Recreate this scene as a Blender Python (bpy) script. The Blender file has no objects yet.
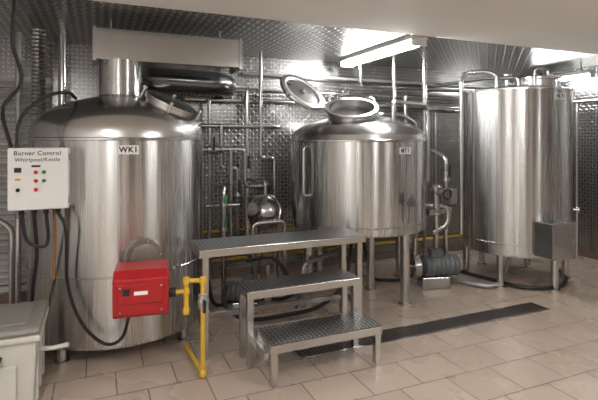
import bpy, math, random
from mathutils import Vector, Matrix
random.seed(4)
PI=math.pi
sc=bpy.context.scene
try: sc.view_settings.view_transform='Standard'
except Exception: pass

# ------------------------------------------------------------ materials
def newmat(name):
    m=bpy.data.materials.new(name); m.use_nodes=True
    nt=m.node_tree; b=nt.nodes['Principled BSDF']
    return m,nt,b
def lk(nt,a,b): nt.links.new(a,b)
def mth(nt,op,a,b=None,clamp=False):
    n=nt.nodes.new('ShaderNodeMath'); n.operation=op; n.use_clamp=clamp
    for i,v in enumerate((a,b)):
        if v is None: continue
        if isinstance(v,(int,float)): n.inputs[i].default_value=v
        else: lk(nt,v,n.inputs[i])
    return n.outputs[0]
def mixc(nt,f,a,b):
    n=nt.nodes.new('ShaderNodeMix'); n.data_type='RGBA'
    if isinstance(f,(int,float)): n.inputs[0].default_value=f
    else: lk(nt,f,n.inputs[0])
    for i,v in ((6,a),(7,b)):
        if isinstance(v,tuple): n.inputs[i].default_value=(*v,1)
        else: lk(nt,v,n.inputs[i])
    return n.outputs[2]
def noise(nt,scale,mapscale=(1,1,1),detail=3):
    tc=nt.nodes.new('ShaderNodeTexCoord'); mp=nt.nodes.new('ShaderNodeMapping')
    mp.inputs['Scale'].default_value=mapscale
    lk(nt,tc.outputs['Object'],mp.inputs[0])
    n=nt.nodes.new('ShaderNodeTexNoise'); n.inputs['Scale'].default_value=scale; n.inputs['Detail'].default_value=detail
    lk(nt,mp.outputs[0],n.inputs['Vector'])
    return n.outputs['Fac']
def plain(name,col,rough=0.5,metal=0.0,var=0.12,nscale=14,emit=0,coat=0):
    m,nt,b=newmat(name)
    f=noise(nt,nscale)
    lk(nt,mixc(nt,f,tuple(c*(1-var) for c in col),tuple(min(1,c*(1+var)) for c in col)),b.inputs['Base Color'])
    b.inputs['Roughness'].default_value=rough; b.inputs['Metallic'].default_value=metal
    if coat: b.inputs['Coat Weight'].default_value=coat
    return m
def steel(name,col=(0.62,0.60,0.58),rough=0.3,aniso=0.0,stretch=(1,1,1),rvar=0.04,arot=0.0,cv=0.05,blotch=0.2):
    m,nt,b=newmat(name)
    f=noise(nt,6,stretch,3)
    f2=noise(nt,1.6,(1,1,0.5),3)
    c=mixc(nt,f,tuple(k*(1-cv) for k in col),tuple(min(1,k*(1+cv)) for k in col))
    lk(nt,mixc(nt,mth(nt,'MULTIPLY',f2,blotch),c,tuple(k*0.7 for k in col)),b.inputs['Base Color'])
    b.inputs['Metallic'].default_value=1
    r=mth(nt,'ADD',mth(nt,'MULTIPLY',f,rvar),rough-rvar*0.5)
    lk(nt,r,b.inputs['Roughness'])
    if aniso:
        b.inputs['Anisotropic'].default_value=aniso
        b.inputs['Anisotropic Rotation'].default_value=arot
        t=nt.nodes.new('ShaderNodeTangent'); t.direction_type='RADIAL'; t.axis='Z'
        lk(nt,t.outputs[0],b.inputs['Tangent'])
    return m
def diamond(name,axes,cell,base=(0.36,0.355,0.35),lug=(0.72,0.71,0.69),rough=0.28,bump=0.6):
    m,nt,b=newmat(name)
    g=nt.nodes.new('ShaderNodeNewGeometry'); s=nt.nodes.new('ShaderNodeSeparateXYZ')
    lk(nt,g.outputs['Position'],s.inputs[0])
    x=mth(nt,'MULTIPLY',s.outputs[axes[0]],1/cell); y=mth(nt,'MULTIPLY',s.outputs[axes[1]],1/cell)
    fx=mth(nt,'SUBTRACT',mth(nt,'FRACT',x),0.5); fy=mth(nt,'SUBTRACT',mth(nt,'FRACT',y),0.5)
    par=mth(nt,'FLOORED_MODULO',mth(nt,'ADD',mth(nt,'FLOOR',x),mth(nt,'FLOOR',y)),2.0)
    sg=mth(nt,'SUBTRACT',1.0,mth(nt,'MULTIPLY',par,2.0))
    sfy=mth(nt,'MULTIPLY',sg,fy)
    a=mth(nt,'MULTIPLY',mth(nt,'ADD',fx,sfy),0.7071/0.50)
    c=mth(nt,'MULTIPLY',mth(nt,'SUBTRACT',fx,sfy),0.7071/0.17)
    d=mth(nt,'SQRT',mth(nt,'ADD',mth(nt,'MULTIPLY',a,a),mth(nt,'MULTIPLY',c,c)))
    h=mth(nt,'SUBTRACT',1.0,d,True)
    hs=mth(nt,'MULTIPLY',h,2.5,True)
    f2=noise(nt,1.3,(1,1,1),3)
    bb=mixc(nt,f2,tuple(k*0.75 for k in base),tuple(k*1.2 for k in base))
    lk(nt,mixc(nt,hs,bb,lug),b.inputs['Base Color'])
    b.inputs['Metallic'].default_value=1; b.inputs['Roughness'].default_value=rough
    bm=nt.nodes.new('ShaderNodeBump'); bm.inputs['Strength'].default_value=bump; bm.inputs['Distance'].default_value=cell*0.12
    lk(nt,hs,bm.inputs['Height']); lk(nt,bm.outputs[0],b.inputs['Normal'])
    return m

M={}
M['tank']=steel('brushed_steel_tank',(0.67,0.668,0.665),0.27,0.95,(5,5,0.08),0.10,0.25,0.20)  # vertical colour streaks suggest light and dark reflection bands
M['dome']=steel('brushed_steel_dome',(0.63,0.627,0.62),0.22,0.3,(1,1,1),0.05)
M['steel']=steel('satin_steel',(0.62,0.617,0.61),0.25)
M['polish']=steel('polished_steel',(0.70,0.697,0.69),0.15)
M['bsteel']=steel('darker_steel',(0.52,0.516,0.51),0.25)  # satin steel in a darker tone
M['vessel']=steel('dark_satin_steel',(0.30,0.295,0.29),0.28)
M['duct']=steel('galvanised_duct',(0.56,0.556,0.55),0.17,0,(2,2,2),0.12,0,0.15,0.7)
M['dduct']=steel('dark_duct',(0.20,0.20,0.205),0.22)
M['diaXZ']=diamond('diamond_plate_back',(0,2),0.042,(0.30,0.298,0.295),(0.68,0.676,0.67),0.25,0.5)
M['diaYZ']=diamond('diamond_plate_side',(1,2),0.042,(0.30,0.298,0.295),(0.68,0.676,0.67),0.25,0.5)
M['diaC']=diamond('diamond_plate_ceiling',(0,1),0.062,(0.24,0.237,0.232),(0.85,0.84,0.82),0.30,0.8)
M['diaS']=diamond('diamond_plate_step',(0,1),0.030,(0.16,0.158,0.155),(0.66,0.65,0.64),0.32,0.8)
M['slab']=plain('painted_ceiling',(0.92,0.90,0.865),0.8,0,0.02,2)
M['cream']=plain('cream_wall',(0.80,0.78,0.76),0.7,0,0.05,3)
M['dark']=plain('dark_void',(0.03,0.03,0.032),0.6)
M['black']=plain('black_rubber',(0.015,0.015,0.016),0.45)
M['red']=plain('red_enamel',(0.40,0.006,0.010),0.42,0,0.06,5,0,0.2)
M['redl']=plain('red_lens',(0.55,0.02,0.015),0.25)
M['grnl']=plain('green_lens',(0.02,0.20,0.06),0.25)
M['yellow']=plain('yellow_paint',(0.68,0.43,0.04),0.4,0,0.12,9)
M['yellowd']=plain('yellow_brown_paint',(0.60,0.36,0.04),0.5,0,0.2,9)  # darker yellow-brown for the pipes along the back wall
M['green']=plain('green_paint',(0.03,0.22,0.07),0.4)
M['white']=plain('white_enamel',(0.80,0.79,0.77),0.4,0,0.04,5)
M['label']=plain('white_label',(0.92,0.92,0.91),0.5,0,0.02)
M['ink']=plain('black_ink',(0.015,0.015,0.015),0.6,0,0.02)
M['plastic']=plain('cream_plastic',(0.64,0.62,0.57),0.5,0,0.08,8)
M['plasticg']=plain('grey_plastic',(0.25,0.235,0.21),0.5,0,0.1,10)
M['brown']=plain('copper_hose',(0.30,0.14,0.06),0.4)
M['motor']=plain('grey_motor_paint',(0.13,0.14,0.15),0.4,0.3)
M['galv']=plain('grey_conduit',(0.48,0.48,0.48),0.4,0.7)
M['port']=plain('cast_port_metal',(0.26,0.235,0.20),0.45,0.5,0.25,30)
M['skirt']=plain('brown_skirting_tile',(0.22,0.15,0.12),0.35)
M['grate']=plain('brown_iron_grate',(0.10,0.075,0.06),0.35,0.5)
M['louver']=plain('white_louver_paint',(0.70,0.68,0.65),0.5,0,0.06)
m,nt,b=newmat('lamp_diffuser'); b.inputs['Base Color'].default_value=(1,1,1,1)
nf=noise(nt,3)
b.inputs['Emission Color'].default_value=(1.0,0.99,0.97,1); lk(nt,mth(nt,'ADD',mth(nt,'MULTIPLY',nf,0.5),68.0),b.inputs['Emission Strength'])
M['lamp']=m
# floor tiles
m,nt,b=newmat('floor_tiles')
tc=nt.nodes.new('ShaderNodeNewGeometry'); mp=nt.nodes.new('ShaderNodeMapping')
mp.inputs['Location'].default_value=(0.07,0.04,0)
lk(nt,tc.outputs['Position'],mp.inputs[0])
br=nt.nodes.new('ShaderNodeTexBrick'); lk(nt,mp.outputs[0],br.inputs['Vector'])
br.offset=0.5
br.inputs['Scale'].default_value=1; br.inputs['Brick Width'].default_value=0.36; br.inputs['Row Height'].default_value=0.31
br.inputs['Mortar Size'].default_value=0.005; br.inputs['Mortar Smooth'].default_value=0.25; br.inputs['Bias'].default_value=0
br.inputs['Color1'].default_value=(0.53,0.43,0.35,1); br.inputs['Color2'].default_value=(0.465,0.373,0.30,1); br.inputs['Mortar'].default_value=(0.16,0.125,0.10,1)
f=noise(nt,3,(1,1,1),4); f2=noise(nt,0.8,(1,1,1),3)
c=mixc(nt,mth(nt,'MULTIPLY',mth(nt,'POWER',f,2.0),0.4),br.outputs['Color'],(0.25,0.19,0.15))
lk(nt,mixc(nt,mth(nt,'MULTIPLY',f2,0.10),c,(0.58,0.51,0.44)),b.inputs['Base Color'])
lk(nt,mth(nt,'ADD',mth(nt,'MULTIPLY',f,0.12),0.22),b.inputs['Roughness'])
bm=nt.nodes.new('ShaderNodeBump'); bm.inputs['Strength'].default_value=0.35; bm.inputs['Distance'].default_value=0.003; bm.invert=True
lk(nt,br.outputs['Fac'],bm.inputs['Height']); lk(nt,bm.outputs[0],b.inputs['Normal'])
M['floor']=m

# ------------------------------------------------------------ geometry
def frame(axis):
    a=Vector(axis).normalized()
    t=Vector((0,0,1)) if abs(a.z)<0.95 else Vector((1,0,0))
    x=t.cross(a).normalized(); y=a.cross(x)
    return x,y,a
class G:
    def __init__(s): s.v=[]; s.f=[]
    def add(s,vs,fs):
        o=len(s.v); s.v+=[Vector(v) for v in vs]; s.f+=[[i+o for i in f] for f in fs]; return s
    def box(s,x0,x1,y0,y1,z0,z1,rz=0,piv=None,taper=0):
        t=taper
        vs=[(x0+t,y0+t,z0),(x1-t,y0+t,z0),(x1-t,y1-t,z0),(x0+t,y1-t,z0),(x0,y0,z1),(x1,y0,z1),(x1,y1,z1),(x0,y1,z1)]
        if rz:
            p=Vector(piv) if piv else Vector(((x0+x1)/2,(y0+y1)/2,0)); R=Matrix.Rotation(rz,3,'Z'); p.z=0
            vs=[R@(Vector(v)-p)+p for v in vs]
        return s.add(vs,[(0,3,2,1),(4,5,6,7),(0,1,5,4),(1,2,6,5),(2,3,7,6),(3,0,4,7)])
    def lathe(s,prof,c=(0,0,0),axis=(0,0,1),n=48,cap=True):
        x,y,a=frame(axis); 
        if abs(a.z)>0.999: x,y,a=Vector((1,0,0)),Vector((0,1,0)) if a.z>0 else Vector((0,-1,0)),a
        c=Vector(c); vs=[];fs=[]
        for r,z in prof:
            for i in range(n):
                t=2*PI*i/n; vs.append(c+x*(r*math.cos(t))+y*(r*math.sin(t))+a*z)
        for k in range(len(prof)-1):
            for i in range(n):
                j=(i+1)%n; fs.append((k*n+i,k*n+j,(k+1)*n+j,(k+1)*n+i))
        if cap:
            if prof[0][0]>1e-4: fs.append(tuple(range(n-1,-1,-1)))
            if prof[-1][0]>1e-4: fs.append(tuple((len(prof)-1)*n+i for i in range(n)))
        return s.add(vs,fs)
    def cyl(s,p0,p1,r,n=20,r2=None):
        p0=Vector(p0);p1=Vector(p1); L=(p1-p0).length
        return s.lathe([(r,0),(r if r2 is None else r2,L)],p0,p1-p0,n)
    def torus(s,c,axis,R,r,n=40,m=8):
        x,y,a=frame(axis); c=Vector(c); vs=[];fs=[]
        for i in range(n):
            t=2*PI*i/n; d=x*math.cos(t)+y*math.sin(t)
            for j in range(m):
                q=2*PI*j/m; vs.append(c+d*(R+r*math.cos(q))+a*(r*math.sin(q)))
        for i in range(n):
            for j in range(m):
                fs.append((i*m+j,((i+1)%n)*m+j,((i+1)%n)*m+(j+1)%m,i*m+(j+1)%m))
        return s.add(vs,fs)
    def sweep(s,pts,r,n=12):
        pts=[Vector(p) for p in pts]; vs=[];fs=[]
        T=[(pts[min(i+1,len(pts)-1)]-pts[max(i-1,0)]).normalized() for i in range(len(pts))]
        x,y,a=frame(T[0])
        for i,p in enumerate(pts):
            if i:
                q=T[i-1].rotation_difference(T[i]); x=q@x; y=q@y
            for k in range(n):
                t=2*PI*k/n; vs.append(p+x*(r*math.cos(t))+y*(r*math.sin(t)))
        for i in range(len(pts)-1):
            for k in range(n):
                j=(k+1)%n; fs.append((i*n+k,i*n+j,(i+1)*n+j,(i+1)*n+k))
        fs.append(tuple(range(n-1,-1,-1))); fs.append(tuple((len(pts)-1)*n+k for k in range(n)))
        return s.add(vs,fs)
    def pipe(s,pts,r,fil=None,n=12):
        pts=[Vector(p) for p in pts]; fil=fil or r*2.6; out=[pts[0]]
        for i in range(1,len(pts)-1):
            a,b_,c=pts[i-1],pts[i],pts[i+1]
            f1=min(fil,(a-b_).length*0.45); f2=min(fil,(c-b_).length*0.45)
            p=b_+(a-b_).normalized()*f1; q=b_+(c-b_).normalized()*f2
            for k in range(7):
                t=k/6; out.append(p*(1-t)**2+b_*2*t*(1-t)+q*t*t)
        out.append(pts[-1])
        return s.sweep(out,r,n)
    def cable(s,pts,r,n=8,k=8):
        P=[Vector(p) for p in pts]; P=[P[0]*2-P[1]]+P+[P[-1]*2-P[-2]]; out=[]
        for i in range(1,len(P)-2):
            for j in range(k):
                t=j/k; a,b_,c,d=P[i-1:i+3]
                out.append(0.5*((2*b_)+(c-a)*t+(2*a-5*b_+4*c-d)*t*t+(3*b_-a-3*c+d)*t**3))
        out.append(P[-2]); return s.sweep(out,r,n)
    def make(s,name,mat,parent=None,bevel=0,label=None,kind=None,category=None,group=None,smooth=True,ang=35):
        lo=Vector([min(v[i] for v in s.v) for i in range(3)]); hi=Vector([max(v[i] for v in s.v) for i in range(3)])
        c=(lo+hi)/2
        me=bpy.data.meshes.new(name); me.from_pydata([v-c for v in s.v],[],s.f); me.update()
        import bmesh
        bm=bmesh.new(); bm.from_mesh(me); bmesh.ops.recalc_face_normals(bm,faces=bm.faces)
        if bevel:
            ed=[e for e in bm.edges if len(e.link_faces)==2 and e.calc_face_angle(0)>0.6]
            bmesh.ops.bevel(bm,geom=ed,offset=bevel,segments=2,affect='EDGES',clamp_overlap=True,profile=0.5)
            ang=12
        bm.to_mesh(me); bm.free()
        if smooth:
            me.shade_smooth(); me.set_sharp_from_angle(angle=math.radians(ang))
        me.materials.append(M[mat])
        o=bpy.data.objects.new(name,me); sc.collection.objects.link(o)
        setp(o,c,parent)
        if label: o['label']=label
        if kind: o['kind']=kind
        if category: o['category']=category
        if group: o['group']=group
        return o
WP={}
def setp(o,c,parent):
    WP[o.name]=Vector(c)
    if parent is not None:
        o.parent=parent; o.location=Vector(c)-WP[parent.name]
    else: o.location=c
def thing(name,loc,label,category,group=None):
    e=bpy.data.objects.new(name,None); sc.collection.objects.link(e); e.empty_display_size=0.1
    e.location=loc; WP[e.name]=Vector(loc); e['label']=label; e['category']=category
    if group: e['group']=group
    return e
def text(s,size,loc,rz,parent,name='lettering',mat='ink',align='CENTER',bold=0.0,sp=1.0):
    cu=bpy.data.curves.new('tmp','FONT'); cu.body=s; cu.size=size; cu.align_x=align; cu.align_y='CENTER'; cu.extrude=0.0006; cu.offset=bold; cu.space_character=sp
    t=bpy.data.objects.new('tmp',cu); sc.collection.objects.link(t)
    dg=bpy.context.evaluated_depsgraph_get(); me=bpy.data.meshes.new_from_object(t.evaluated_get(dg))
    bpy.data.objects.remove(t)
    R=Matrix.Rotation(rz,3,'Z')@Matrix.Rotation(PI/2,3,'X')
    for v in me.vertices: v.co=R@v.co
    me.materials.clear(); me.materials.append(M[mat])
    o=bpy.data.objects.new(name,me); sc.collection.objects.link(o); setp(o,loc,parent); return o

# ------------------------------------------------------------ room
U0,U1,V0,V1,HC=-1.7,5.95,-2.6,5.2,2.5
G().box(U0-0.1,U1+0.1,V0-0.1,V1+0.1,-0.1,0).make('floor','floor',kind='structure',smooth=False)
G().box(U0,U1,V0,3.50,2.5,2.7).make('ceiling','slab',kind='structure',smooth=False)
G().box(U0,U1,3.50,V1,2.52,2.7).make('ceiling','diaC',kind='structure',smooth=False)
G().box(U0-0.1,U1+0.1,V1,V1+0.1,0,2.7).make('wall_back','diaXZ',kind='structure',smooth=False)
G().box(U1,U1+0.1,V0,V1,0,2.7).make('wall_right','diaYZ',kind='structure',smooth=False)
G().box(U0-0.1,U0,V0,V1,0,2.7).make('wall_left','cream',kind='structure',smooth=False)
G().box(U0-0.1,U1+0.1,V0-0.1,V0,0,2.7).make('wall_front','cream',kind='structure',smooth=False)
G().box(U0,U1,V1-0.012,V1,0,0.09).make('baseboard_back','skirt',kind='structure',smooth=False)
G().box(U1-0.012,U1,V0,V1-0.012,0,0.09).make('baseboard_right','skirt',kind='structure',smooth=False)
for i,(a,c) in enumerate(((-1.1,0.1),(0.7,2.0),(2.6,4.0),(4.4,5.7))):
    G().box(a,c,V0,V0+0.05,0,2.45).make('added_dark_panel_%d'%(i+1),'dark',kind='structure',bevel=0.005)  # dark panels added out of view so the steel reflects dark bands
# drain channel
DU,DE=1.30,3.80
e=thing('floor_drain',(2.8,3.15,0),'long dark slotted drain grate set in the tiled floor','drain')
g=G()
for a,b_,c,d in ((DU,DE,3.04,3.06),(DU,DE,3.225,3.245),(DU,DU+0.02,3.06,3.225),(DE-0.02,DE,3.06,3.225)): g.box(a,b_,c,d,0.0,0.006)
g.make('frame','bsteel',e)
G().box(DU+0.02,DE-0.02,3.06,3.225,0.0,0.001).make('channel','dark',e)
g=G()
x=DU+0.03
while x<DE-0.04:
    g.box(x,x+0.014,3.06,3.225,0.001,0.003); x+=0.032
g.make('grate','grate',e)

# ------------------------------------------------------------ lights
def lamp(x0,x1,y0,y1,z,label,grp='fluorescent ceiling fittings',rod=0,drop=0.085):
    e=thing('fluorescent_light',((x0+x1)/2,(y0+y1)/2,z),label,'ceiling light',grp)
    z+=0.002
    G().box(x0-0.012,x1+0.012,y0,y1,z-0.04,z).make('housing','white',e,bevel=0.006)
    w=0.014
    G().box(x0+w,x1-w,y0+w,y1-w,z-drop,z-0.04,taper=0.03).make('diffuser','lamp',e,bevel=0.014)
    for a in (y0,y1-w): G().box(x0,x1,a,a+w,z-drop,z-0.04).make('end_cap','white',e)
    if rod:
        for a in (y0+0.15,y1-0.15): G().cyl(((x0+x1)/2,a,z),((x0+x1)/2,a,2.522),0.008).make('hanger_rod','galv',e)
lamp(2.66,2.82,3.56,4.95,2.52,'lit white fluorescent fitting on metal ceiling above middle tank',drop=0.10)
lamp(5.5,5.58,3.85,4.70,2.40,'lit slim white fluorescent tube hanging beside the tall tank',rod=1,drop=0.085)
for (x,y) in ((-0.6,1.0),(2.3,0.9),(-0.6,-1.4),(4.2,-0.9)):  # unseen fittings above and behind the camera, added for light and steel streaks
    lamp(x-0.08,x+0.08,y-0.65,y+0.65,2.5,'unseen white fluorescent fitting added on painted ceiling for light and reflections')

# ------------------------------------------------------------ tank 1
def onc(c,R,phi,z): 
    p=math.radians(phi); return Vector((c[0]+R*math.sin(p),c[1]-R*math.cos(p),z))
C1=(0.173,4.114); R1=0.663
t1=thing('brewing_kettle',(C1[0],C1[1],0),'large brushed stainless steel brewing kettle with domed top and flue','brewing tank')
G().lathe([(0.3,0.10),(R1-0.05,0.10),(R1-0.01,0.115),(R1,0.14),(R1,1.545)],(*C1,0),n=128).make('body','tank',t1)
G().lathe([(R1,1.545),(R1+0.006,1.55),(R1+0.006,1.565),(R1,1.57),(0.658,1.62),(0.635,1.685),(0.585,1.745),(0.5,1.795),(0.38,1.845),(0.2,1.893),(0.16,1.9)],(*C1,0),n=128).make('dome','dome',t1,ang=25)
G().lathe([(R1+0.001,0.60),(R1+0.004,0.603),(R1+0.004,0.609),(R1+0.001,0.612)],(*C1,0),n=128,cap=False).make('weld_seam','steel',t1)
G().lathe([(0.18,1.885),(0.185,1.895),(0.165,1.91),(0.165,2.03),(0.172,2.032),(0.172,2.045),(0.165,2.047),(0.165,2.19)],(*C1,0),n=64).make('flue','tank',t1)
for ph in (-42,48,138,222):
    p=onc(C1,0.60,ph,0); G().cyl(p,(p.x,p.y,0.12),0.035).lathe([(0.05,0),(0.05,0.012),(0.036,0.02)],p,n=24).make('leg','steel',t1)
ax=Vector((0.36,-0.27,0.89)).normalized(); pc=Vector((0.51,3.86,1.762))
mw=G().lathe([(0.19,-0.05),(0.19,0.065),(0.215,0.068),(0.215,0.085)],pc,ax,n=64).make('manway','steel',t1)
G().lathe([(0.217,0.087),(0.217,0.105),(0.20,0.110),(0.1,0.118),(0.0,0.12)],pc,ax,n=64).make('lid','steel',mw)
x,y,a=frame(ax)
for k in range(4):
    t=PI/2*k+0.5; d=x*math.cos(t)+y*math.sin(t); q=pc+d*0.232+a*0.085
    G().cyl(q-a*0.04,q+a*0.03,0.008,10).lathe([(0.016,0.03),(0.018,0.04),(0.015,0.05)],q,a,16).make('clamp_knob','steel',mw)
# label
def labelplate(par,c,R,phi,z,s,w,h,size):
    rz=math.radians(phi); p=onc(c,R+0.004,phi,z); g=G()
    g.box(p.x-w/2,p.x+w/2,p.y-0.003,p.y+0.003,z-h/2,z+h/2,rz)
    o=g.make('label_plate','label',par)
    text(s,size,onc(c,R+0.0085,phi,z),rz,o,bold=0.0016,sp=1.08)
labelplate(t1,C1,R1,2,1.482,'WK1',0.138,0.062,0.054)
# burner flange + door
fd=Vector((0.20,-0.98,0))
pf=onc(C1,R1-0.02,10,0.735)
fl=G().lathe([(0.135,0),(0.135,0.045),(0.125,0.055),(0.0,0.055)],pf,fd,n=40).make('burner_port','port',t1)
G().lathe([(0.095,0.05),(0.095,0.07),(0.08,0.075),(0,0.075)],pf,fd,n=40).make('port_cover','port',fl)
x,y,a=frame(fd)
for k in range(10):
    t=2*PI/10*k+0.1; q=pf+(x*math.cos(t)+y*math.sin(t))*0.113+a*0.05
    G().cyl(q,q+a*0.022,0.010,6).make('bolt','bsteel',fl)
# ------------------------------------------------------------ burner
bz0,bz1=0.455,0.735
bu=thing('gas_burner',(0.27,3.24,bz0),'red enamelled gas burner unit mounted on kettle front','burner')
rz=math.radians(-7)
R=Matrix.Rotation(rz,3,'Z'); P0=Vector((0.27,3.2,0))
def rbox(x0,x1,y0,y1,z0,z1,rz): return G().box(x0,x1,y0,y1,z0,z1,rz,(0.27,3.2,0))
def RP(x,y,z): return R@(Vector((x,y,z))-P0)+P0
pr=[(3.06,bz0),(3.04,bz0+0.02),(3.04,bz1-0.04),(3.11,bz1),(3.34,bz1),(3.34,bz0)]
XL,XR=0.10,0.43
vs=[RP(XL,a,b_) for a,b_ in pr]+[RP(XR,a,b_) for a,b_ in pr]
n=len(pr); fs=[tuple(range(n)),tuple(range(2*n-1,n-1,-1))]+[(i,(i+1)%n,n+(i+1)%n,n+i) for i in range(n)]
hs=G().add(vs,fs).make('housing','red',bu,bevel=0.008)
rbox(0.13,0.40,3.032,3.041,0.485,0.665,rz).make('cover_panel','red',hs,bevel=0.003)
rbox(0.225,0.305,3.027,3.032,0.60,0.622,rz).make('rating_plate','label',hs)
rbox(0.16,0.20,3.025,3.033,0.60,0.64,rz).make('inspection_window','black',hs)
rbox(0.14,0.39,3.030,3.033,0.545,0.548,rz).make('cover_seam','black',hs)
for px,pz in ((0.145,0.50),(0.385,0.50),(0.145,0.65),(0.385,0.65)):
    q=RP(px,3.032,pz); G().lathe([(0.008,0),(0.008,0.008),(0.005,0.012)],q,(-0.12,-0.99,0),12).make('screw','bsteel',hs)
G().cyl(RP(0.27,3.33,0.6),RP(0.27,3.47,0.6),0.10,32).make('blast_tube','motor',bu)
G().cyl(RP(0.42,3.14,0.565),RP(0.475,3.14,0.565),0.03,20).make('gas_inlet','black',bu)
# yellow gas pipe
gp=thing('gas_pipe',(0.62,3.05,0),'yellow painted gas supply pipe with elbows beside burner','pipe')
G().pipe([(0.465,3.11,0.565),(0.53,3.10,0.565),(0.53,3.10,0.635),(0.63,3.06,0.635),(0.63,3.06,0.03),(0.60,3.56,0.03)],0.015,0.035).make('pipe','yellow',gp)
G().cyl((0.53,3.10,0.44),(0.53,3.10,0.60),0.017).make('drip_leg','yellow',gp)
for q in ((0.53,3.10,0.565),(0.53,3.10,0.635),(0.63,3.06,0.635),(0.63,3.06,0.03),(0.53,3.10,0.44)):
    G().lathe([(0.0,-0.026),(0.018,-0.024),(0.024,-0.012),(0.024,0.012),(0.018,0.024),(0,0.026)],q,n=20).make('fitting','yellow',gp)
v=G().lathe([(0.02,-0.05),(0.028,-0.045),(0.028,-0.02),(0.035,0),(0.028,0.02),(0.028,0.045),(0.02,0.05)],(0.63,3.06,0.50),n=8).make('valve','galv',gp)
G().box(0.622,0.638,3.0,3.03,0.44,0.52).make('valve_handle','black',v,bevel=0.003)
# ------------------------------------------------------------ control box
cb=thing('control_box',(-0.345,3.485,1.103),'white burner control enclosure with lights and button on kettle side','control panel')
G().box(-0.52,-0.17,3.42,3.55,1.103,1.50).make('body','white',cb,bevel=0.008)
dr=G().box(-0.515,-0.175,3.405,3.42,1.108,1.495).make('door','white',cb,bevel=0.004)
text('Burner Control',0.038,(-0.35,3.4035,1.465),0,dr,bold=0.0004,sp=1.10)
text('Whirlpool/Kettle',0.033,(-0.35,3.4035,1.424),0,dr,bold=0.0003,sp=1.10)
dp=G().box(-0.48,-0.44,3.40,3.405,1.345,1.375).make('display','black',dr)
G().box(-0.385,-0.335,3.402,3.405,1.378,1.39).make('nameplate','ink',dr)
G().box(-0.475,-0.445,3.402,3.405,1.295,1.308).make('warning_label','yellow',dr)
for px,pz,mm in ((-0.36,1.345,'redl'),(-0.315,1.345,'grnl'),(-0.36,1.29,'redl'),(-0.315,1.29,'grnl'),(-0.36,1.235,'redl'),(-0.46,1.235,'black')):
    o=G().lathe([(0.012,0),(0.012,0.005),(0.009,0.007),(0.009,0.014),(0.006,0.017),(0,0.018)],(px,3.405,pz),(0,-1,0),20).make('indicator_light' if mm!='black' else 'push_button',mm,dr)
for pz in (1.16,1.44):
    G().cyl((-0.17,3.42,pz-0.02),(-0.17,3.42,pz+0.02),0.008,10).make('hinge','steel',cb)
for px in (-0.45,-0.38,-0.31,-0.24):
    G().cyl((px,3.49,1.103),(px,3.49,1.07),0.016,12).make('cable_gland','black',cb)
# cables
def cable(pts,r,mat,label,cat='cable',name='cable',grp=None):
    o=G().cable(pts,r).make(name,mat,None,label=label,category=cat,group=grp); return o
cable([(-0.24,3.49,1.07),(-0.19,3.46,0.95),(-0.185,3.49,0.6),(-0.10,3.44,0.34),(0.04,3.40,0.19),(0.15,3.33,0.24),(0.20,3.25,0.455)],0.011,'black','black cable running from control box around kettle base to burner')
cable([(-0.31,3.49,1.07),(-0.30,3.50,0.9),(-0.33,3.50,0.85),(-0.42,3.49,0.9),(-0.45,3.49,1.07)],0.011,'black','black cable loop hanging under the control box')
cable([(-0.38,3.49,1.07),(-0.37,3.55,0.8),(-0.40,3.62,0.55),(-0.43,3.75,0.2),(-0.45,3.9,0.012)],0.012,'black','black cable hanging from control box to floor')
cable([(-0.27,3.53,1.103),(-0.26,3.52,0.9),(-0.27,3.53,0.62)],0.010,'brown','copper coloured tube hanging beneath the control box','tube','tube')
cable([(-0.15,3.95,1.865),(-0.2,3.75,1.89),(-0.33,3.6,1.84),(-0.46,3.53,1.69),(-0.48,3.5,1.50)],0.012,'black','black cable arching from dome to control box top')
cable([(-0.50,3.6,2.52),(-0.52,3.62,2.2),(-0.47,3.65,1.95),(-0.57,3.6,1.75),(-0.51,3.5,1.50)],0.012,'black','black cable hanging from ceiling to control box')
# ducts
du=thing('exhaust_duct',(0.56,4.11,2.19),'rectangular galvanised exhaust duct above the kettle flue','duct')
G().box(-0.03,1.15,3.96,4.28,2.18,2.425).make('duct_body','duct',du,bevel=0.003)
for a in (-0.035,1.13): G().box(a,a+0.025,3.945,4.295,2.165,2.44).make('flange','duct',du)
for a in (0.1,1.0): G().cyl((a,4.12,2.41),(a,4.12,2.522),0.006,8).make('hanger_rod','galv',du)
d2=thing('round_duct',(1.0,4.75,2.15),'round dark reflective ventilation duct under the rectangular duct','duct')
G().pipe([(0.45,4.62,2.12),(1.2,4.68,2.12),(1.32,5.19,2.12)],0.115,0.2,28).make('duct_body','dduct',d2)
G().cyl((0.43,4.62,2.12),(0.47,4.62,2.12),0.122,28).make('collar','dduct',d2)
G().cyl((0.9,4.65,2.23),(0.9,4.65,2.522),0.006,8).make('hanger_rod','galv',d2)
cd=thing('flexible_duct',(-0.46,4.6,2.1),'ribbed silver flexible duct rising to the metal ceiling','duct')
g=G(); 
prof=[]
for k in range(46): prof.append((0.062 if k%2 else 0.052,1.75+k*0.0172))
g.lathe(prof,(-0.48,4.72,0),n=24); g.make('duct_body','polish',cd)
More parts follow.
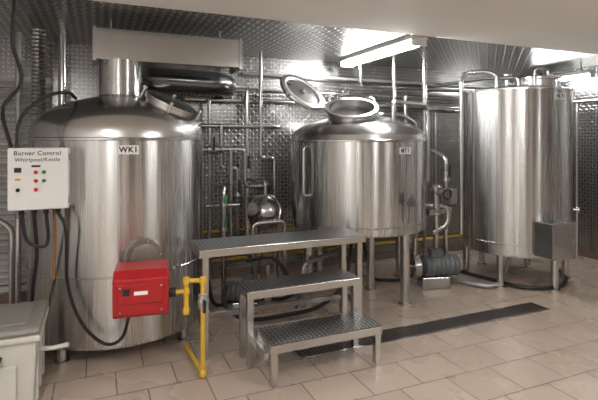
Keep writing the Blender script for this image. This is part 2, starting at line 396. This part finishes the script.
# louver
lo=thing('louvered_panel',(-0.95,5.15,1.2),'white horizontal louvered panel on the wall beside the kettle','louver')
for z in (0.0,1.98): G().box(-1.6,-0.42,5.15,5.2,0.12+z,0.17+z).make('frame_rail','louver',lo)
g=G()
for k in range(32):
    z=0.19+k*0.06; g.add([(-1.6,5.19,z+0.045),(-0.42,5.19,z+0.045),(-0.42,5.15,z),(-1.6,5.15,z),(-1.6,5.195,z+0.05),(-0.42,5.195,z+0.05),(-0.42,5.15,z+0.01),(-1.6,5.15,z+0.01)],[(0,1,2,3),(7,6,5,4),(0,4,5,1),(1,5,6,2),(2,6,7,3),(3,7,4,0)])
g.make('slats','louver',lo,smooth=False)

# ------------------------------------------------------------ tank 2
C2=(2.515,4.307); R2=0.70
t2=thing('mash_tun',(C2[0],C2[1],0),'stainless steel mash tun on tubular legs with open round hatch','brewing tank')
G().lathe([(0.0,0.60),(0.4,0.62),(R2-0.03,0.655),(R2-0.003,0.67),(R2,0.685),(R2,1.53)],(*C2,0),n=128).make('body','tank',t2)
G().lathe([(R2,1.53),(R2+0.006,1.535),(R2+0.006,1.55),(R2,1.555),(R2-0.01,1.60),(R2-0.05,1.65),(0.57,1.70),(0.45,1.745),(0.3,1.79),(0.0,1.83)],(*C2,0),n=128).make('dome','dome',t2,ang=25)
G().lathe([(R2+0.001,0.735),(R2+0.005,0.738),(R2+0.005,0.748),(R2+0.001,0.751)],(*C2,0),n=128,cap=False).make('weld_seam','steel',t2)
for ox,oy in ((0.145,-0.635),(0.635,0.145),(-0.145,0.635),(-0.635,-0.145),(0.087,-0.12)):
    px,py=C2[0]+ox,C2[1]+oy
    G().cyl((px,py,0.0),(px,py,0.68),0.045,24).lathe([(0.062,0),(0.062,0.015),(0.046,0.025)],(px,py,0),n=24).make('leg','steel',t2)
ax=Vector((-0.20,-0.38,0.90)).normalized(); pc=Vector((2.345,4.13,1.78))
mw=G().lathe([(0.24,-0.08),(0.24,0.085),(0.265,0.09),(0.265,0.11),(0.228,0.112),(0.228,0.03)],pc,ax,n=64,cap=False).make('manway','steel',t2)
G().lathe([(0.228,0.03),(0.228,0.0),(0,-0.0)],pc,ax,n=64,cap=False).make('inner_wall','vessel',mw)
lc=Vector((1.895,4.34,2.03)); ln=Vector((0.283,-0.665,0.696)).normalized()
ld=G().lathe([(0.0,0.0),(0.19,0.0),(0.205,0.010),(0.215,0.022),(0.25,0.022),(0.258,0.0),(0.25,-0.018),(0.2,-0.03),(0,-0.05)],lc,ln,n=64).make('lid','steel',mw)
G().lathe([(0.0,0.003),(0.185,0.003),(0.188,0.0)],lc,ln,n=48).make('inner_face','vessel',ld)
G().torus(lc+ln*0.016,ln,0.205,0.008,48,8).make('gasket','label',ld)
G().lathe([(0.03,0),(0.03,0.02),(0.02,0.03),(0,0.032)],lc,ln,20).make('hub','steel',ld)
x,y,a=frame(ln)
for k in range(4):
    d=x*math.cos(k*PI/2+0.3)+y*math.sin(k*PI/2+0.3)
    G().cyl(lc+d*0.262-a*0.03,lc+d*0.262+a*0.035,0.012,12).make('clamp','steel',ld)
hg=Vector((2.09,4.25,1.89))
G().pipe([lc+(hg-lc)*0.75-ln*0.02,hg,hg+Vector((0.05,0.0,-0.10))],0.014).make('lid_hinge','steel',mw)
G().cyl(hg-Vector((0.03,0.05,0)),hg+Vector((0.03,0.05,0)),0.02).make('hinge_pin','steel',mw)
labelplate(t2,C2,R2,8,1.45,'MT1',0.135,0.062,0.054)
g=G(); g.pipe([onc(C2,R2-0.01,-72,1.49),onc(C2,R2+0.06,-72,1.49),onc(C2,R2+0.06,-72,1.02),onc(C2,R2-0.01,-72,1.02)],0.016)
g.make('side_pipe','steel',t2)
q=onc(C2,R2,9,0.99)
th=G().cyl(q,onc(C2,R2+0.06,9,0.99),0.014).make('thermowell','steel',t2)
G().lathe([(0.05,0.0),(0.05,0.03),(0.045,0.033)],onc(C2,R2+0.05,9,0.99),(0.16,-0.98,0),28).make('dial','vessel',th)
G().cyl(onc(C2,R2+0.04,9,0.95),onc(C2,R2+0.04,9,0.78),0.010).make('sight_tube','vessel',t2)
g=G(); 
g.pipe([onc(C2,0.45,20,1.72),onc(C2,0.45,20,1.93),onc(C2,0.76,75,1.93),onc(C2,0.80,78,1.86),onc(C2,0.80,78,1.10)],0.022); g.make('spray_pipe','steel',t2)
g=G(); g.pipe([(2.75,4.35,1.78),(2.75,4.35,2.0),(2.75,4.7,2.0),(2.75,5.19,2.0)],0.025); g.make('vent_pipe','steel',t2)
for ox,oy,h in ((0.05,0.1,0.22),(0.25,0.0,0.12),(-0.18,0.3,0.28),(0.35,0.2,0.2)):
    G().lathe([(0.02,0),(0.02,h),(0.035,h+0.005),(0.035,h+0.03),(0.02,h+0.035)],(C2[0]+ox,C2[1]+oy,1.74),n=20).make('port','steel',t2)
vc=G().lathe([(0.06,-0.16),(0.06,-0.13),(0.042,-0.125),(0.042,0.08),(0.06,0.085),(0.06,0.13),(0.035,0.15)],(3.27,3.97,0.93),n=24).make('valve_manifold','bsteel',t2)
G().pipe([(3.19,4.05,0.86),(3.27,3.97,0.86),(3.39,3.93,0.86),(3.39,3.93,0.66),(3.22,3.97,0.58)],0.030).make('pipe','bsteel',vc)
G().box(3.32,3.44,3.84,3.96,0.88,1.04,0.3).make('actuator','vessel',vc,bevel=0.008)
G().cyl((3.27,3.94,1.0),(3.27,3.80,1.0),0.032,20).make('valve_stem','bsteel',vc)
G().torus((3.27,3.80,1.0),(0,1,0),0.05,0.008,20,8).make('handwheel','black',vc)
G().cyl((3.15,3.97,0.80),(3.44,3.97,0.80),0.045,24).make('pipe','bsteel',vc)
G().pipe([(3.27,3.97,0.78),(3.27,3.97,0.45),(3.30,4.05,0.30)],0.028).make('pipe','bsteel',vc)
G().lathe([(0.028,0),(0.045,0.005),(0.045,0.02),(0.028,0.025)],(3.27,3.97,0.60),n=24).make('clamp','steel',vc)

# ------------------------------------------------------------ tank 3
C3=(4.372,3.955); R3=0.578
t3=thing('hot_water_tank',(C3[0],C3[1],0),'tall stainless steel hot water tank on short legs','brewing tank')
G().lathe([(0,0.28),(0.3,0.295),(R3-0.03,0.335),(R3-0.003,0.345),(R3,0.36),(R3,2.07)],(*C3,0),n=128).make('body','tank',t3)
G().lathe([(R3,2.07),(R3+0.010,2.072),(R3+0.010,2.09),(R3-0.02,2.10),(0.3,2.15),(0,2.17)],(*C3,0),n=128).make('top','dome',t3,ang=25)
G().lathe([(R3+0.001,0.46),(R3+0.004,0.463),(R3+0.004,0.471),(R3+0.001,0.474)],(*C3,0),n=128,cap=False).make('weld_seam','steel',t3)
for k in range(6):
    a=math.radians(207+60*k); px,py=C3[0]+0.53*math.cos(a),C3[1]+0.53*math.sin(a)
    G().cyl((px,py,0.0),(px,py,0.36),0.038,24).lathe([(0.055,0),(0.055,0.015),(0.040,0.025)],(px,py,0),n=24).make('leg','steel',t3)
mw=G().lathe([(0.19,-0.02),(0.19,0.09),(0.215,0.093),(0.215,0.115),(0.17,0.135),(0,0.16)],(4.44,3.72,2.11),(0,0,1),n=48).make('manway','steel',t3)
G().pipe([(4.34,3.66,2.25),(4.34,3.66,2.33),(4.54,3.66,2.33),(4.54,3.66,2.25)],0.012).make('handle','steel',mw)
for k in range(4):
    t=k*PI/2+0.6; qx,qy=4.44+0.225*math.cos(t),3.72+0.225*math.sin(t)
    G().lathe([(0.008,0),(0.008,0.08),(0.02,0.085),(0.022,0.105),(0.01,0.11)],(qx,qy,2.13),n=12).make('clamp_knob','steel',mw)
labelplate(t3,C3,R3,-1,2.0,'HLT1',0.145,0.066,0.052)
G().pipe([(3.99,3.85,2.10),(3.99,3.85,2.25),(3.92,3.9,2.3),(3.78,4.1,2.3),(3.72,4.1,2.2),(3.72,4.1,0.5)],0.024,0.05).make('overflow_pipe','steel',t3)
G().pipe([(4.15,3.7,2.12),(4.15,3.7,2.22),(4.15,4.2,2.27),(4.15,5.19,2.27)],0.022,0.05).make('fill_pipe','steel',t3)
G().pipe([(4.72,3.9,2.10),(4.72,3.9,2.24),(4.95,4.1,2.24),(5.2,4.6,2.24),(5.2,5.19,2.24)],0.022,0.05).make('vent_pipe','steel',t3)
for a,b_,h in ((4.66,3.75,0.14),(4.2,3.9,0.16),(4.78,3.75,0.10)):
    G().lathe([(0.03,0),(0.03,h),(0.045,h+.005),(0.045,h+.03),(0.02,h+.04)],(a,b_,2.09),n=20).make('port','steel',t3)
jb=G().box(4.06,4.36,3.22,3.44,0.38,0.73).make('heater_cover','steel',t3,bevel=0.008)
G().box(4.05,4.37,3.21,3.22,0.37,0.74).make('cover_plate','steel',jb,bevel=0.003)
for px in (4.07,4.35):
    for pz in (0.39,0.555,0.72): G().lathe([(0.008,0),(0.006,0.006)],(px,3.21,pz),(0,-1,0),8).make('bolt','vessel',jb)
G().cyl((4.36,3.32,0.5),(4.42,3.32,0.5),0.02,12).make('cable_gland','black',jb)
g=G(); g.cyl((4.80,3.62,0.78),(4.85,3.56,0.78),0.015).lathe([(0.03,0),(0.03,0.03)],(4.85,3.56,0.78),(0.64,-0.77,0),16); g.make('thermowell','steel',t3)

# ------------------------------------------------------------ steps
st=thing('platform_steps',(1.4,3.2,0),'stainless steel work platform with two diamond plate steps','steps')
def deck(x0,x1,y0,y1,z,name):
    o=G().box(x0,x1,y0,y1,z-0.06,z-0.004).make(name,'steel',st,bevel=0.004)
    G().box(x0+0.002,x1-0.002,y0+0.002,y1-0.002,z-0.004,z,0).make('tread_plate','diaS',o)
deck(0.65,1.99,3.27,3.63,0.785,'platform')
deck(0.93,1.80,3.05,3.30,0.525,'step')
deck(0.99,1.81,2.755,3.06,0.27,'step')
s=0.022
def leg(x,y,z1,nm='leg'): G().box(x-s,x+s,y-s,y+s,0.0,z1).make(nm,'steel',st,bevel=0.003)
for x,y in ((0.70,3.32),(1.95,3.32),(0.76,3.59),(1.95,3.59)): leg(x,y,0.73)
for x,y in ((0.955,3.08),(1.775,3.08),(0.955,3.25),(1.775,3.25)): leg(x,y,0.47)
for x,y in ((1.02,2.785),(1.78,2.785)): leg(x,y,0.215)
for x in (0.98,1.78):
    G().box(x-0.015,x+0.015,2.80,3.07,0.16,0.21).make('side_rail','steel',st)
G().box(0.72,1.93,3.58,3.60,0.18,0.22).make('cross_brace','steel',st)
G().box(0.97,1.76,3.24,3.26,0.16,0.20).make('cross_brace','steel',st)
for x in (0.70,1.95): G().box(x-0.012,x+0.012,3.33,3.59,0.2,0.24).make('side_rail','steel',st)

# ------------------------------------------------------------ plastic box
pb=thing('storage_box',(-0.6,3.3,0),'cream plastic storage box with grey lid beside kettle','storage box')
bd=G().box(-0.93,-0.32,3.07,3.56,0.0,0.42,taper=0.02).make('body','plastic',pb,bevel=0.015)
G().box(-0.80,-0.42,3.055,3.075,0.08,0.28).make('front_panel','plastic',bd,bevel=0.008)
for yy in (3.15,3.31,3.47): G().box(-0.345,-0.318,yy-0.02,yy+0.02,0.03,0.40).make('rib','plastic',bd,bevel=0.006)
G().box(-0.95,-0.30,3.05,3.58,0.40,0.435).make('rim','plastic',pb,bevel=0.008)
l=G().box(-0.95,-0.30,3.05,3.58,0.435,0.480).make('lid','plasticg',pb,bevel=0.02)
G().box(-0.88,-0.37,3.12,3.51,0.478,0.495).make('lid_panel','plasticg',l,bevel=0.012)
G().pipe([(-0.50,3.06,0.33),(-0.50,2.99,0.33),(-0.62,2.99,0.33),(-0.62,3.06,0.33)],0.012).make('handle','black',pb)
g=G(); g.pipe([(-0.33,3.2,0.30),(-0.24,3.18,0.30),(-0.16,3.16,0.315)],0.014); g.make('drain_spout','plastic',pb)

# ------------------------------------------------------------ wall pipework
GR='stainless pipes along the wall'
def wpipe(pts,r,label,mat='polish',clamps=()):
    e=thing('steel_pipe',pts[0],label,'pipe',GR)
    G().pipe(pts,r).make('pipe',mat,e)
    for c in clamps:
        G().lathe([(r+0.004,-0.015),(r+0.012,-0.012),(r+0.012,0.012),(r+0.004,0.015)],c[:3],c[3],16).make('clamp','bsteel',e)
    return e
def bvalve(e,p,axis,lever='black',k=1.0,L=0.13):
    v=G().lathe([(a*k,b_*k) for a,b_ in ((0.028,-0.06),(0.045,-0.055),(0.045,-0.03),(0.038,0),(0.045,0.03),(0.045,0.055),(0.028,0.06))],p,axis,20).make('valve','bsteel',e)
    p=Vector(p); G().box(p.x-0.01,p.x+0.01,p.y-0.075,p.y-0.055,p.z-0.01,p.z+L).make('lever',lever,v,bevel=0.003)
    G().cyl(p,p+Vector((0,-0.06,0)),0.012).make('stem','bsteel',v)
X=(1,0,0);Z=(0,0,1)
wpipe([(0.85,5.08,1.99),(5.6,5.08,1.99)],0.026,'long horizontal steel pipe on diamond plate wall',clamps=[(1.3,5.08,1.99,X),(2.2,5.08,1.99,X),(3.4,5.08,1.99,X)])
wpipe([(0.95,5.02,2.10),(5.6,5.02,2.10)],0.020,'upper horizontal steel pipe on diamond plate wall')
wpipe([(1.5,5.1,2.30),(5.7,5.1,2.30)],0.018,'thin horizontal conduit near the ceiling','galv')
e=wpipe([(1.52,5.0,2.10),(1.52,5.0,0.35),(1.52,4.85,0.25)],0.028,'vertical steel pipe dropping down the wall between tanks','polish',[(1.52,5.0,1.5,Z),(1.52,5.0,0.9,Z)])
bvalve(e,(1.52,5.0,1.25),Z,'black')
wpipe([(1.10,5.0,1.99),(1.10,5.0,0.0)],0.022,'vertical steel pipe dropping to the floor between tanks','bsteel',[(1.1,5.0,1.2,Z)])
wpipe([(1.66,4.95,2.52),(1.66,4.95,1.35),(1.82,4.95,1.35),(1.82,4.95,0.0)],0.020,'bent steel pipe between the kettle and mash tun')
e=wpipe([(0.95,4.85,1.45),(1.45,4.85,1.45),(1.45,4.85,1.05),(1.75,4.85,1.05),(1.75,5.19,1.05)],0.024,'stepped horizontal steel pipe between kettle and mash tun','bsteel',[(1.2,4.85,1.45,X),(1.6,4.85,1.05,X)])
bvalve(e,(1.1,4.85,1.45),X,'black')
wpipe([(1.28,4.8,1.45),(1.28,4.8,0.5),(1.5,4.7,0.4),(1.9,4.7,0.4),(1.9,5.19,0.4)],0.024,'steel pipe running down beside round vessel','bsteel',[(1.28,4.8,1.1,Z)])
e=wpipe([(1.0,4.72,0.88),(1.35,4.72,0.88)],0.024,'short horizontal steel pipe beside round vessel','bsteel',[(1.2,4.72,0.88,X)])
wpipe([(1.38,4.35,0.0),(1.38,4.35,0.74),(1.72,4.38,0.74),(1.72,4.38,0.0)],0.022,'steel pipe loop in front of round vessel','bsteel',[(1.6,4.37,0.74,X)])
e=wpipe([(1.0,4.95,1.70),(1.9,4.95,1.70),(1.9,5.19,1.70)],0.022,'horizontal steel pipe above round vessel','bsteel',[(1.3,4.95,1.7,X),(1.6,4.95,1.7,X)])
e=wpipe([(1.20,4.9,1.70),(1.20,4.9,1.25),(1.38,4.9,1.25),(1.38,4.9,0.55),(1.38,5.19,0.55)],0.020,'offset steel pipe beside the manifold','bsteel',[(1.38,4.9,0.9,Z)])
bvalve(e,(1.38,4.9,1.0),Z,'black')
wpipe([(3.55,4.9,2.10),(3.55,4.9,0.5),(3.55,5.19,0.3)],0.026,'vertical steel pipe behind the mash tun','polish',[(3.55,4.9,1.3,Z)])
wpipe([(3.85,4.9,2.30),(3.85,4.9,0.0)],0.022,'vertical steel pipe between mash tun and tall tank','bsteel')
wpipe([(3.50,4.62,0.0),(3.50,4.62,1.75),(3.3,4.62,1.85),(3.0,4.62,1.85),(3.0,5.19,1.85)],0.024,'bent steel pipe rising beside the mash tun')
e=wpipe([(3.3,4.78,2.52),(3.3,4.78,1.65),(3.75,4.78,1.65),(3.75,4.78,0.9),(3.75,5.19,0.9)],0.026,'stepped steel pipe between mash tun and tall tank','bsteel',[(3.5,4.78,1.65,X),(3.75,4.78,1.3,Z)])
bvalve(e,(3.75,4.78,1.15),Z,'black')
e=wpipe([(3.55,4.15,0.0),(3.55,4.15,1.35),(3.62,4.4,1.42),(3.62,5.19,1.42)],0.026,'steel riser with valve between mash tun and tall tank','bsteel',[(3.55,4.15,0.55,Z)])
bvalve(e,(3.55,4.15,0.80),Z,'black',1.2); bvalve(e,(3.55,4.15,1.15),Z,'black',1.1)
wpipe([(4.15,5.05,1.99),(4.15,5.05,0.0)],0.020,'vertical steel pipe behind the tall tank')
wpipe([(3.65,4.65,2.52),(3.65,4.65,1.92),(5.0,4.85,1.92),(5.0,4.85,2.3)],0.030,'bent steel pipe near the ceiling by tall tank')
wpipe([(2.9,4.9,2.52),(2.9,4.9,2.2),(5.2,4.9,2.2)],0.024,'steel pipe below the metal ceiling','polish',[(3.3,4.9,2.2,X),(3.9,4.9,2.2,X)])
wpipe([(5.80,3.6,2.05),(5.80,5.1,2.05)],0.026,'horizontal steel pipe on the side wall')
wpipe([(5.80,4.25,2.05),(5.80,4.25,0.0)],0.022,'vertical steel pipe on the side wall')
wpipe([(-0.30,4.85,0.0),(-0.30,4.85,2.52)],0.035,'vertical steel pipe behind the kettle')
wpipe([(-0.66,4.9,0.0),(-0.66,4.9,2.52)],0.025,'vertical grey conduit by the louvered panel','galv')
wpipe([(-0.62,4.3,0.0),(-0.62,4.3,0.85),(-0.75,4.3,0.95),(-1.2,4.3,0.95)],0.024,'bent steel pipe beside the kettle')
wpipe([(-0.56,4.15,0.0),(-0.56,4.15,0.95)],0.018,'short vertical steel pipe beside the kettle')
e=thing('gas_pipe',(3,4.98,0.2),'yellow gas line running low along the back wall','pipe')
G().pipe([(0.95,5.14,0.22),(5.7,5.14,0.22)],0.018).make('pipe','yellowd',e)
for a in (1.4,2.6,3.8,5.0): G().box(a-0.01,a+0.01,5.12,5.2,0.19,0.21).make('bracket','galv',e)
e=thing('gas_pipe',(3.6,5.1,0.0),'yellow gas pipe at mid height on the back wall','pipe')
G().pipe([(0.95,5.10,0.0),(0.95,5.10,0.55),(3.7,5.10,0.55),(3.7,5.10,0.0)],0.015).make('pipe','yellowd',e)
# valves with green handles
e=thing('valve_manifold',(1.12,4.55,0),'steel pipe manifold with green lever valves between tanks','valve')
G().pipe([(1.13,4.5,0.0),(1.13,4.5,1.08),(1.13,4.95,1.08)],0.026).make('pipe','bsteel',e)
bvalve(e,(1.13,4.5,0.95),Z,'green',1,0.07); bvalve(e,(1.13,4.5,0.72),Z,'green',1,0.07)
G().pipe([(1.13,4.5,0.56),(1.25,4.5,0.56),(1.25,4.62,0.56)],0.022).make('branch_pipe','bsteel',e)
# grant vessel : horizontal dished tank
e=thing('wort_grant',(1.60,4.62,0),'small round stainless steel vessel on stand between tanks','vessel')
axv=Vector((-0.75,-0.62,0.25)).normalized(); cv=Vector((1.60,4.62,0.80))
b_=G().lathe([(0,-0.20),(0.08,-0.19),(0.13,-0.16),(0.165,-0.10),(0.175,-0.03),(0.175,0.03),(0.165,0.09),(0.13,0.14),(0.06,0.17),(0.05,0.20),(0.05,0.24),(0.065,0.245),(0.065,0.26),(0,0.262)],cv,axv,n=48).make('body','bsteel',e)
G().torus(cv,axv,0.178,0.010).make('clamp_ring','bsteel',b_)
for ox,oy in ((-0.12,-0.06),(0.12,-0.06),(0,0.12)): G().cyl((1.6+ox,4.62+oy,0),(1.6+ox,4.62+oy,0.75),0.015,12).make('leg','bsteel',e)
G().pipe([(1.6,4.62,0.95),(1.6,4.62,1.12),(1.52,4.75,1.12),(1.52,4.95,1.12)],0.02).make('outlet_pipe','bsteel',e)
# pumps
def pump(x,y,ang,label,k=1.0):
    e=thing('transfer_pump',(x,y,0),label,'pump','transfer pumps on the floor')
    R=Matrix.Rotation(ang,3,'Z'); o=Vector((x,y,0))
    def T(a,b_,c): return R@Vector((a*k,b_*k,c*k))+o
    d=R@Vector((1,0,0))
    prof=[(0.05,-0.20),(0.085,-0.19),(0.09,-0.17)]
    for q in range(12): prof+=[(0.09 if q%2 else 0.083,-0.15+q*0.02)]
    prof+=[(0.09,0.1),(0.06,0.12),(0.03,0.13),(0.03,0.17)]
    S=lambda P:[(a*k,b_*k) for a,b_ in P]
    mo=G().lathe(S(prof),T(0,0,0.18),d,32).make('motor','motor',e)
    G().box(x-0.05*k,x+0.05*k,y-0.04*k,y+0.04*k,0.26*k,0.32*k,ang).make('terminal_box','motor',mo,bevel=0.006)
    G().lathe(S([(0.06,0.15),(0.10,0.155),(0.10,0.21),(0.06,0.22),(0.03,0.225),(0.03,0.30)]),T(0,0,0.18),d,32).make('pump_head','bsteel',e)
    G().cyl(T(0.18,0,0.26),T(0.18,0,0.42),0.022,16).make('outlet','bsteel',e)
    G().box(x-0.14*k,x+0.1*k,y-0.07*k,y+0.07*k,0.0,0.10*k,ang).make('base','bsteel',e,bevel=0.01)
    return e
pump(3.28,4.0,math.radians(165),'grey electric pump motor with steel head under valve pipework',1.25)
pump(1.25,4.1,math.radians(-20),'grey electric pump with steel head behind the platform')
# hoses
cable([(3.85,4.3,0.03),(3.95,3.9,0.03),(4.05,3.55,0.03),(4.4,3.42,0.03),(4.75,3.6,0.03),(5.0,3.9,0.03),(5.3,4.2,0.03)],0.020,'black','black rubber hose lying under the tall tank','hose','hose')
cable([(3.5,4.3,0.03),(3.6,3.95,0.03),(3.75,3.72,0.03),(4.0,3.8,0.03),(4.2,3.95,0.04),(4.35,3.97,0.28)],0.022,'galv','grey braided hose from the pump to tall tank','hose','hose')
cable([(1.05,4.1,0.25),(1.0,3.95,0.15),(1.15,3.85,0.03),(1.5,3.8,0.03),(1.9,3.9,0.03),(2.2,4.0,0.2),(2.4,4.2,0.6)],0.018,'black','black rubber hose curling behind the platform','hose','hose')
cable([(1.3,4.3,0.4),(1.5,4.1,0.45),(1.6,3.95,0.3),(1.65,3.85,0.16),(1.6,3.8,0.08)],0.014,'black','thin black hose curling behind the platform','hose','hose')
cable([(2.62,4.4,0.6),(2.68,4.4,0.3),(2.75,4.4,0.06),(2.9,4.3,0.03),(3.1,4.2,0.05)],0.018,'black','black hose from mash tun bottom to pump','hose','hose')
cable([(0.85,4.75,0.5),(0.95,4.5,0.3),(1.0,4.3,0.03),(1.3,4.4,0.03),(1.6,4.2,0.03),(1.9,4.4,0.03)],0.018,'black','black hose lying between kettle and mash tun','hose','hose')
e=thing('steel_pipe',(2.5,4.2,0.4),'stainless outlet pipe beneath the mash tun','pipe',GR)
G().pipe([(2.35,4.35,0.61),(2.35,4.35,0.40),(1.75,3.98,0.40),(1.75,3.98,0.0)],0.026).make('pipe','bsteel',e)

# ------------------------------------------------------------ world, camera
w=bpy.data.worlds.new('World'); sc.world=w; w.use_nodes=True
w.node_tree.nodes['Background'].inputs[0].default_value=(0.5,0.48,0.45,1); w.node_tree.nodes['Background'].inputs[1].default_value=0.3
cam=bpy.data.cameras.new('Camera'); co=bpy.data.objects.new('Camera',cam); sc.collection.objects.link(co)
cam.sensor_width=36; cam.lens=470/598*36; cam.shift_y=-60/598; cam.clip_start=0.05
co.location=(0,0,1.55); co.rotation_euler=(PI/2,0,-math.radians(23.2)); sc.camera=co
